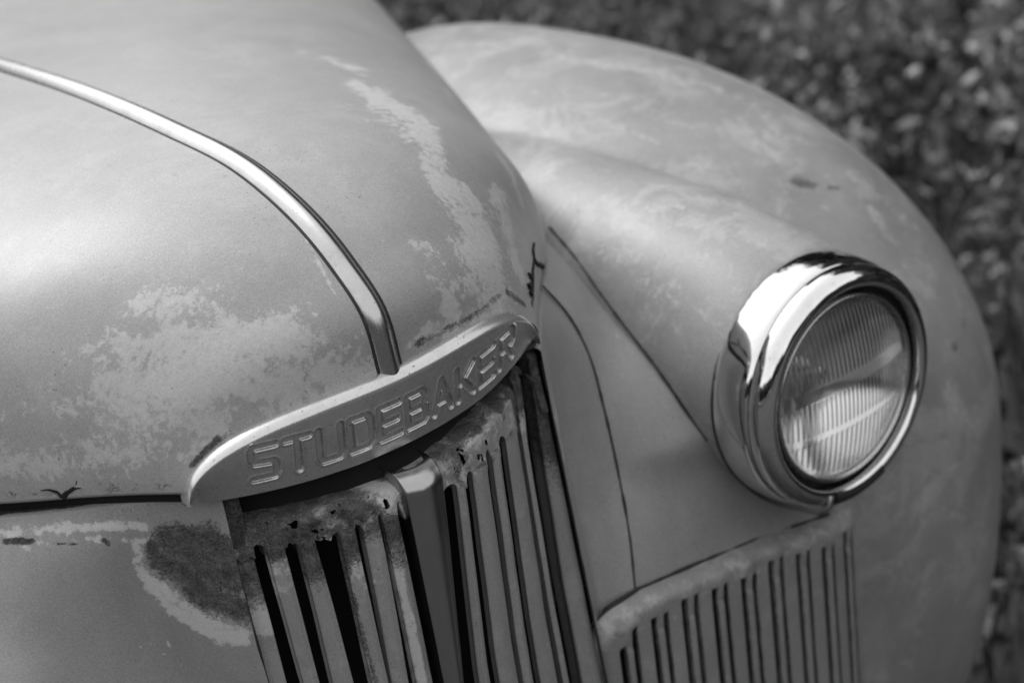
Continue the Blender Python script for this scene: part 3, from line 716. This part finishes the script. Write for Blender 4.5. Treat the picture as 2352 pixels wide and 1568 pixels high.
# ---- fender with headlight pod (surface nets of a smooth union) --------
HLC = np.array([.419, -.024, -.1825])
def f_fender(P):
    xc, yc, zc, a, b, c, e1, e2 = .571, .623, -.381, .314, .605, .389, .926, .749
    X = np.abs(P[..., 0]-xc)/a; Y = np.abs(P[..., 1]-yc)/b; Zr = P[..., 2]-zc
    Z = np.abs(Zr)/np.where(Zr > 0, c, .75)
    g = ((X**(2/e2)+Y**(2/e2))**(e2/e1)+Z**(2/e1))**(e1/2)
    return (g-1)*.33*np.clip(1-.0*g, .3, 1)
def f_pod(P):
    y = P[..., 1]
    s = np.clip((y-.02)/.55, 0, 1)
    cx = .420-.015*s; cz = -.181+.085*s**.8+.0*s
    rx = .1105+.012*s-.06*s**2; rz = .1110+.016*s-.07*s**2
    d = (np.sqrt(((P[..., 0]-cx)/rx)**2+((P[..., 2]-cz)/rz)**2)-1)*np.minimum(rx, rz)
    return np.maximum(np.maximum(d, .016-y), y-.6)
def f_union(P):
    a, b = f_fender(P), f_pod(P); k = .0045
    h = np.clip(.5+.5*(b-a)/k, 0, 1)
    return b*(1-h)+a*h-k*h*(1-h)
def surface_nets(f, lo, hi, h):
    ax = [np.arange(lo[i], hi[i]+h, h) for i in range(3)]
    G = np.stack(np.meshgrid(*ax, indexing='ij'), -1).astype(np.float32)
    val = f(G).astype(np.float32); ins = val < 0
    nx, ny, nz = val.shape
    acc = np.zeros((nx-1, ny-1, nz-1, 3), np.float32); cnt = np.zeros((nx-1, ny-1, nz-1), np.float32)
    for axis in range(3):
        o1, o2 = [i for i in range(3) if i != axis]
        for d1 in (0, 1):
            for d2 in (0, 1):
                sa = [slice(0, -1)]*3; sb = [slice(0, -1)]*3
                sa[axis] = slice(0, -1); sb[axis] = slice(1, None)
                for o, d in ((o1, d1), (o2, d2)):
                    sl = slice(0, -1) if d == 0 else slice(1, None); sa[o] = sl; sb[o] = sl
                va, vb = val[tuple(sa)], val[tuple(sb)]
                cr = (va < 0) != (vb < 0)
                t = np.where(cr, va/(va-vb+1e-20), 0)
                p = G[tuple(sa)]*(1-t[..., None])+G[tuple(sb)]*t[..., None]
                acc += p*cr[..., None]; cnt += cr
    act = cnt > 0; idx = -np.ones(act.shape, np.int64); idx[act] = np.arange(act.sum())
    V = (acc[act]/cnt[act][:, None]).astype(np.float64)
    e = 1e-4
    for _ in range(3):
        v0 = f(V); g = np.stack([(f(V+np.eye(3)[k]*e)-f(V-np.eye(3)[k]*e))/(2*e) for k in range(3)], -1)
        step = (v0/((g**2).sum(-1)+1e-6))[:, None]*g
        L = np.linalg.norm(step, axis=1)[:, None]; step *= np.minimum(1, h*.5/(L+1e-12)); V = V-step
    Fs = []
    for axis in range(3):
        o1, o2 = [(1, 2), (2, 0), (0, 1)][axis]
        sa = [slice(1, -1)]*3; sb = [slice(1, -1)]*3
        sa[axis] = slice(0, -1); sb[axis] = slice(1, None)
        A, Bm = ins[tuple(sa)], ins[tuple(sb)]
        cr = np.argwhere(A != Bm)
        if not len(cr): continue
        base = cr+1; base[:, axis] -= 1
        q = []
        for d1, d2 in ((0, 0), (1, 0), (1, 1), (0, 1)):
            c = base.copy(); c[:, o1] -= d1; c[:, o2] -= d2; q.append(idx[c[:, 0], c[:, 1], c[:, 2]])
        q = np.stack(q, 1); inside = A[tuple(cr.T)]
        q[~inside] = q[~inside][:, ::-1]
        Fs.append(q)
    Fq = np.vstack(Fs); Fq = Fq[(Fq >= 0).all(1)]
    return V, Fq
FV, FF = surface_nets(f_union, (.24, -.0, -1.05), (.92, 1.30, .05), .0062)
# open the underside, the hidden inner half and what the front panels replace
cen = FV[FF].mean(1)
drop = (cen[:, 2] < -.78) | ((cen[:, 0] < .30) & (cen[:, 1] > .4)) | ((cen[:, 1] < .0175) & (np.hypot(cen[:, 0]-.42, cen[:, 2]+.181) < .10))
FF = FF[~drop]
# gentle dents
def dent(V, c, r, d):
    q = np.linalg.norm(V-np.array(c), axis=1)/r; V[:, 2] -= d*np.exp(-q**2); return V
F_WEAR_GLINT = []; F_RUST_SHADE = []; F_DENT = []; POD_SEAM = []
F_WEAR_GLINT = [[[0.5667, 0.5035, 0.0025], [0.5921, 0.4392, -0.0062], 0.0143, 0.55], [[0.5921, 0.4392, -0.0062], [0.6217, 0.4034, -0.0148], 0.0141, 0.55], [[0.6174, 0.3987, -0.0154], [0.6483, 0.3273, -0.0385], 0.0186, 0.45], [[0.6033, 0.2708, -0.0542], [0.6563, 0.233, -0.0783], 0.0177, 0.42], [[0.4304, 0.3714, -0.0311], [0.483, 0.3015, -0.0495], 0.0131, 0.38], [[0.5256, 0.6872, 0.0043], [0.5899, 0.5624, 0.0065], 0.0253, 0.35], [[0.4949, 0.4841, -0.0063], [0.5546, 0.3449, -0.0276], 0.0279, 0.3], [[0.5555, 0.3144, -0.0372], [0.631, 0.182, -0.1032], 0.0266, 0.28], [[0.4998, 0.3906, -0.0204], [0.5069, 0.3327, -0.0346], 0.004, 0.62], [[0.5069, 0.3327, -0.0346], [0.5233, 0.2755, -0.0532], 0.004, 0.62], [[0.5233, 0.2755, -0.0532], [0.5257, 0.2309, -0.0734], 0.0039, 0.62], [[0.5257, 0.2309, -0.0734], [0.4549, 0.1179, -0.0547], 0.0038, 0.62], [[0.5267, 0.3157, -0.0379], [0.5502, 0.2784, -0.0506], 0.0035, 0.45], [[0.3861, 0.3579, -0.0323], [0.4121, 0.2494, -0.0333], 0.0039, 0.45], [[0.4157, 0.2045, -0.0371], [0.4262, 0.1461, -0.0443], 0.0036, 0.62], [[0.4262, 0.1461, -0.0443], [0.4478, 0.1132, -0.053], 0.0036, 0.62], [[0.3695, 0.2487, -0.0432], [0.3699, 0.2028, -0.0472], 0.0049, 0.55], [[0.3699, 0.2028, -0.0472], [0.369, 0.1781, -0.0504], 0.0048, 0.55], [[0.3641, 0.2335, -0.0471], [0.3626, 0.1952, -0.0517], 0.0036, 0.5], [[0.3472, 0.1914, -0.0627], [0.3499, 0.1247, -0.07], 0.0237, 0.42], [[0.3499, 0.1247, -0.07], [0.3663, 0.0752, -0.0687], 0.023, 0.42], [[0.3841, 0.1704, -0.0455], [0.3913, 0.1103, -0.0524], 0.0197, 0.4], [[0.3409, 0.2156, -0.0656], [0.3366, 0.1576, -0.0769], 0.016, 0.4], [[0.3347, 0.1217, -0.0846], [0.3332, 0.0556, -0.1007], 0.0191, 0.35], [[0.6502, 0.3168, -0.0423], [0.6461, 0.2643, -0.0615], 0.016, 0.42], [[0.5995, 0.2494, -0.0634], [0.6098, 0.2244, -0.0763], 0.0123, 0.5], [[0.6055, 0.1704, -0.1086], [0.5994, 0.1479, -0.125], 0.003, 0.6], [[0.4415, 0.0749, -0.0581], [0.4505, 0.0629, -0.0628], 0.0019, 0.7], [[0.6693, 0.1882, -0.1075], [0.7008, 0.1338, -0.1638], 0.0154, 0.42], [[0.6545, 0.1482, -0.1322], [0.648, 0.1008, -0.1756], 0.013, 0.42], [[0.7234, 0.0999, -0.2216], [0.7235, 0.0846, -0.247], 0.0106, 0.45], [[0.7221, 0.125, -0.1884], [0.7115, 0.0955, -0.2162], 0.008, 0.45], [[0.6307, 0.0718, -0.2088], [0.6769, 0.0884, -0.2019], 0.0059, 0.42], [[0.6233, 0.0326, -0.2891], [0.6403, 0.0267, -0.3233], 0.0148, 0.42], [[0.653, 0.0268, -0.3384], [0.6741, 0.03, -0.4087], 0.0095, 0.4]]  # worn patches, plus a painted highlight along the pod crease
F_RUST_SHADE = [[[0.5986, 0.1945, -0.0926], [0.6134, 0.184, -0.1001], 0.0095, 0.5], [[0.6262, 0.1777, -0.1054], [0.6429, 0.1733, -0.111], 0.0065, 0.44], [[0.6386, 0.2225, -0.0804], [0.5955, 0.2169, -0.0796], 0.0035, 0.36], [[0.6168, 0.3082, -0.0406], [0.6461, 0.2643, -0.0615], 0.0027, 0.34], [[0.6461, 0.2643, -0.0615], [0.7042, 0.2194, -0.1029], 0.0027, 0.34], [[0.7042, 0.2194, -0.1029], [0.7458, 0.1942, -0.1478], 0.0027, 0.34], [[0.6884, 0.0647, -0.2478], [0.6512, 0.0485, -0.2575], 0.0069, 0.4], [[0.6696, 0.0576, -0.2482], [0.6737, 0.0414, -0.2932], 0.0103, 0.3], [[0.3612, 0.2428, -0.048], [0.349, 0.2115, -0.059], 0.0024, 0.3], [[0.5075, 0.4696, -0.0055], [0.5095, 0.4574, -0.0068], 0.0037, 0.3]]  # dark dents and a crease painted in as shade among the blotches
POD_SEAM = [[[0.338, 0.2555, -0.0653], [0.3279, 0.2093, -0.0812], [0.3177, 0.1645, -0.1034], [0.3115, 0.1257, -0.1252], [0.3084, 0.0912, -0.1471], [0.3077, 0.066, -0.1694], [0.3096, 0.049, -0.19], [0.3139, 0.0372, -0.2094]]]
for c, r, d in F_DENT: FV = dent(FV, c, r, d)
me = mesh_np('fender', FV, FF)
attr(me, 'wear', seg_field(FV, F_WEAR_GLINT)); attr(me, 'rust', seg_field(FV, F_RUST_SHADE))
fender = link('fender', me, M_fend, truck)
for P_ in POD_SEAM: seam(curve(P_, 80), .0013)

# ---- lower grille panel --------------------------------------------------
def lower_top(x):   # height of the seam above the slotted panel
    return np.interp(x, [.15, .158, .165, .18, .212, .28, .36, .43, .46, .49, .515], [-.330, -.321, -.314, -.309, -.306, -.313, -.323, -.340, -.346, -.352, -.358])
def lower_grille():
    xs = np.arange(.154, .512, .0011); vs_ = np.concatenate([np.linspace(0, .05, 26), np.linspace(.052, 1, 240)])
    X, Vt = np.meshgrid(xs, vs_, indexing='ij')
    zt = lower_top(X); Hh = .42
    Z = zt-Hh*Vt
    below = Hh*Vt
    yb = .034-.004*np.sin((X-.16)/.3*np.pi)
    lip = .016*(1-np.sqrt(np.clip(1-(1-np.clip(below/.013, 0, 1))**2, 0, 1)))
    Y = yb-.016*np.clip((.50-X)/.07, 0, 1)+lip*np.clip((.50-X)/.05, 0, 1)+below*.02
    Y = Y-.004*np.clip((X-.16)/.02, 0, 1)+.022*np.clip((X-.46)/.05, 0, 1)**2+.012*np.clip((.165-X)/.012, 0, 1)**2
    ns = 10; dark = np.zeros_like(X)
    for k in range(ns):
        xc = .1835+.0345*k
        for s2, off in ((-1, .0066), (1, .0066)):
            if k == 0 and s2 < 0: pass
            c = xc+s2*off; hw_ = .0026-.00005*k
            top = .018+.003*math.sin(k*2.1)+(.012 if (k == 0 and s2 < 0) else 0)
            hw_ += .0004
            prof = np.clip((hw_-np.abs(X-c))/.0011+.5, 0, 1)*np.clip((below-top)/.003, 0, 1)
            fade = 1
            dark = np.maximum(dark, prof*fade)
            # swelling of the pressed bead above each pair
        bead = np.exp(-((X-xc)/.0085)**2)*np.clip(below/.006, 0, 1)*np.clip((.036-below)/.02, 0, 1)
        Y = Y-.0026*bead
        Y = Y-.0015*np.exp(-((X-xc)/.004)**2)*np.clip((below-.035)/.004, 0, 1)
    Y = Y+.0035*dark
    P = np.stack([X, Y, Z], -1)
    kd = dark > .75; kd = ~(kd[:-1, :-1] & kd[1:, :-1] & kd[:-1, 1:] & kd[1:, 1:])
    me = grid_mesh('lower_grille', P, flip=True, keep=kd)
    Fp = P.reshape(-1, 3); b_ = below.ravel()
    attr(me, 'wear', .42*np.exp(-(b_/.04)**2)+.25*np.exp(-((Fp[:, 0]-.175)/.02)**2)*np.exp(-(b_/.03)**2)); attr(me, 'rust', .12*np.exp(-(b_/.01)**2)+.9*dark.ravel())  # slot walls also darkened through the rust mask as painted depth shade
    o = link('lower_grille', me, M_lower, truck)
    V, f = box_np(.156, .50, .062, .10, -.85, -.33)
    link('grille_backing', mesh_np('grille_backing', V, f, False), M_dark, o)
    return o
low = lower_grille()
sx2 = np.linspace(.158, .445, 60)
seam(np.stack([sx2, .034-.004*np.sin((sx2-.16)/.3*np.pi)-.0035, lower_top(sx2)+.0012], 1), .0013)
# seam down the frame edge
zz = np.linspace(-.07, ZB, 60); seam(np.stack([np.full(60, .1565), gy(.15, zz)-.0015, zz], 1), .0010)
seam(np.stack([np.full(60, -.1330), gy(.138, zz)-.0005, zz], 1), .0010)
# skirt joining frame and lower grille
z_ = np.linspace(-.318, ZB, 30)
P = np.stack([np.stack([np.full(30, .1568), gy(.15, z_)-.001, z_], 1), np.stack([np.full(30, .160), np.full(30, .034), z_], 1)], 1)
link('nose_skirt', grid_mesh('nose_skirt', P), M_body, truck)

# ---- headlight -----------------------------------------------------------
hl = bpy.data.objects.new('headlight', None); COL.objects.link(hl); hl.parent = truck; hl.location = HLC; hl.rotation_euler = (0, 0, R(.5)); hl.scale = (.965, 1, .975)
def lathe(name, prof, mat, parent, n=128, squash=1.0):
    """profile (r, y) turned about the Y axis"""
    prof = curve([(p[0], p[1], 0) for p in prof], len(prof)*6)[:, :2] if len(prof) > 3 else np.array(prof, float)
    a = np.linspace(0, 2*np.pi, n, endpoint=False)
    V = np.stack([prof[:, None, 0]*np.cos(a)[None], prof[:, None, 1]+0*a[None], prof[:, None, 0]*np.sin(a)[None]], -1)
    return link(name, grid_mesh(name, V, closed_v=True), mat, parent)
lathe('outer_rim', [(.1135, .046), (.1150, .040), (.1155, .028), (.1142, .016), (.1120, .009), (.1108, .0075)], M_chrome, hl)
lathe('rim_groove', [(.1110, .0085), (.1098, .0082), (.1098, .006), (.1108, .0055)], M_gap, hl)
lathe('front_rim', [(.1108, .0065), (.1112, .002), (.1090, -.0050), (.1040, -.0100), (.0985, -.0120), (.0945, -.0105), (.0925, -.005), (.0918, .006)], M_chrome, hl)
lathe('rim_recess', [(.0925, .004), (.0900, .006), (.0865, .004)], M_gap, hl)
lathe('lens_ring', [(.0880, .004), (.0872, -.003), (.0850, -.0062), (.0826, -.0045), (.0818, .002)], M_strip, hl)
lathe('pod_gasket', [(.1128, .0475), (.1142, .0478), (.1142, .0462), (.1128, .0458)], M_gap, hl)
# fluted glass lens: closed thin dome, ribs pressed into the rear face
def lens():
    n, m = 150, 360
    r = np.linspace(0, .0826, n)[:, None]; a = np.linspace(0, 2*np.pi, m, endpoint=False)[None]
    x, z = r*np.cos(a), r*np.sin(a)
    front = -.0035-.0125*(1-(r/.0826)**2)+0*a
    rib = .5+.5*np.cos(2*np.pi*x/.0052)
    band = np.clip((np.abs(z-.012)-.006)/.002, 0, 1)
    rib2 = .5+.5*np.cos(2*np.pi*x/.0062+2)
    rb = np.where(z < -.033, rib2, rib)
    back = front+.0042+.00075*rb*band*np.clip((.080-r)/.004, 0, 1)*np.where(np.abs(z+.030) < .0035, .25, 1)
    A = np.stack([x, front, z], -1); Bk = np.stack([x, back, z], -1)
    P = np.concatenate([A, Bk[::-1]], 0)
    me = grid_mesh('lens', P, closed_v=True)
    co = P.reshape(-1, 3); q = grid_faces(P.shape[0], P.shape[1], True)
    vol = (co[q[:, 0]]*np.cross(co[q[:, 1]], co[q[:, 2]])).sum()
    if vol < 0: me.flip_normals()
    return link('lens', me, M_glass, hl)
lens()
pr_ = [(.002, .050)]+[(.082*math.sqrt(k/14), .050-.047*(k/14)) for k in range(1, 15)]
lathe('reflector', pr_, M_refl, hl)
lathe('bulb_shield', [(.001, .036), (.005, .037), (.006, .040), (.005, .046), (.003, .054)], M_bar, hl)
# clamp tab and latch notch below the lens
TX = -.040
V, f = join_np([tube_np([(-.0365, -.0115, -.0900), (-.040, -.0125, -.0985), (-.0435, -.004, -.1060)], [.0026, .0032, .0022], 10)])
link('clamp_tab', mesh_np('clamp_tab', V, f), M_strip, hl)
a_ = np.radians(np.linspace(-108, -70, 24)); rr_ = np.linspace(.0945, .1165, 12)
RR, AA = np.meshgrid(rr_, a_, indexing='ij')
yy = np.interp(RR, [.0945, .0985, .1040, .1090, .1112, .1165], [-.0105, -.0120, -.0100, -.005, .002, .012])-.0014
V = np.stack([RR*np.cos(AA), yy, RR*np.sin(AA)], -1)
link('latch_notch', grid_mesh('latch_notch', V), M_gap, hl)

# hull behind the pods so the body is closed: cowl side under hood
P = []
E = curve(EDGE, 100)[45:]
for sg in (-1, 1):
    inn = E*np.array([sg, 1, 1])+np.array([-sg*.012, .012, 0])
    q = np.stack([inn+np.array([0, 0, .0]), inn+np.array([0, 0, -.10]), inn+np.array([0, 0, -.45])], 1)
    o = link('hood_side', grid_mesh('hood_side', q, flip=sg < 0), M_dark, truck)

# ---- mirrored parts for the truck's right side -----------------------------
def mirror_copy(o, parent):
    c = o.copy(); COL.objects.link(c); c.parent = parent
    return c
for o in (fender, low):
    c = mirror_copy(o, truck); c.scale = (-1, 1, 1)
h2 = hl.copy(); COL.objects.link(h2); h2.parent = truck; h2.location = (-HLC[0], HLC[1], HLC[2]); h2.scale = (-.965, 1, .975); h2.rotation_euler = (0, 0, -R(.5))
for ch in list(hl.children): mirror_copy(ch, h2)
# cab behind the hood (out of the photograph, closes the body from other positions)
def cab_ring(y, w_, zb, zt, n=64, e=.42):
    a = np.linspace(0, 2*np.pi, n, endpoint=False); ca, sa = np.cos(a), np.sin(a)
    x = w_*np.sign(ca)*np.abs(ca)**e; z = (zt+zb)/2+(zt-zb)/2*np.sign(sa)*np.abs(sa)**e
    return np.stack([x, y+0*x, z], -1)
rings = [cab_ring(1.46, .60, -.45, .09), cab_ring(1.50, .76, -.55, .14), cab_ring(1.60, .80, -.58, .20), cab_ring(1.78, .78, -.60, .56), cab_ring(1.90, .78, -.60, .66), cab_ring(2.3, .78, -.60, .70), cab_ring(2.75, .78, -.60, .66), cab_ring(2.88, .70, -.55, .55), cab_ring(2.90, .3, -.3, .3)]
cabm = grid_mesh('cab', np.stack(rings, 0), closed_v=True)
cab = link('cab', cabm, M_body, truck)
for sg in (-1, 1):
    t_ = np.linspace(0, 1, 10); xx = np.linspace(.04, .64, 12)
    XX, TT = np.meshgrid(xx, t_, indexing='ij')
    link('windshield', grid_mesh('windshield', np.stack([sg*XX, 1.585+.19*TT+.05*(XX/.64)**2-.012, .215+.32*TT-.03*(XX/.64)**2], -1)), M_windshield, cab)
# tyres
for sg in (-1, 1):
    prof = [(.19, -.08), (.30, -.09), (.345, -.075), (.36, 0), (.345, .075), (.30, .09), (.19, .08)]
    pc = curve([(p[0], p[1], 0) for p in prof], 40); a = np.linspace(0, 2*np.pi, 64, endpoint=False)
    V = np.stack([sg*.66+pc[:, None, 1]+0*a, .62+pc[:, None, 0]*np.cos(a), -.70+pc[:, None, 0]*np.sin(a)], -1)
    link('tyre', grid_mesh('tyre', V, closed_v=True), M_rubber, truck)
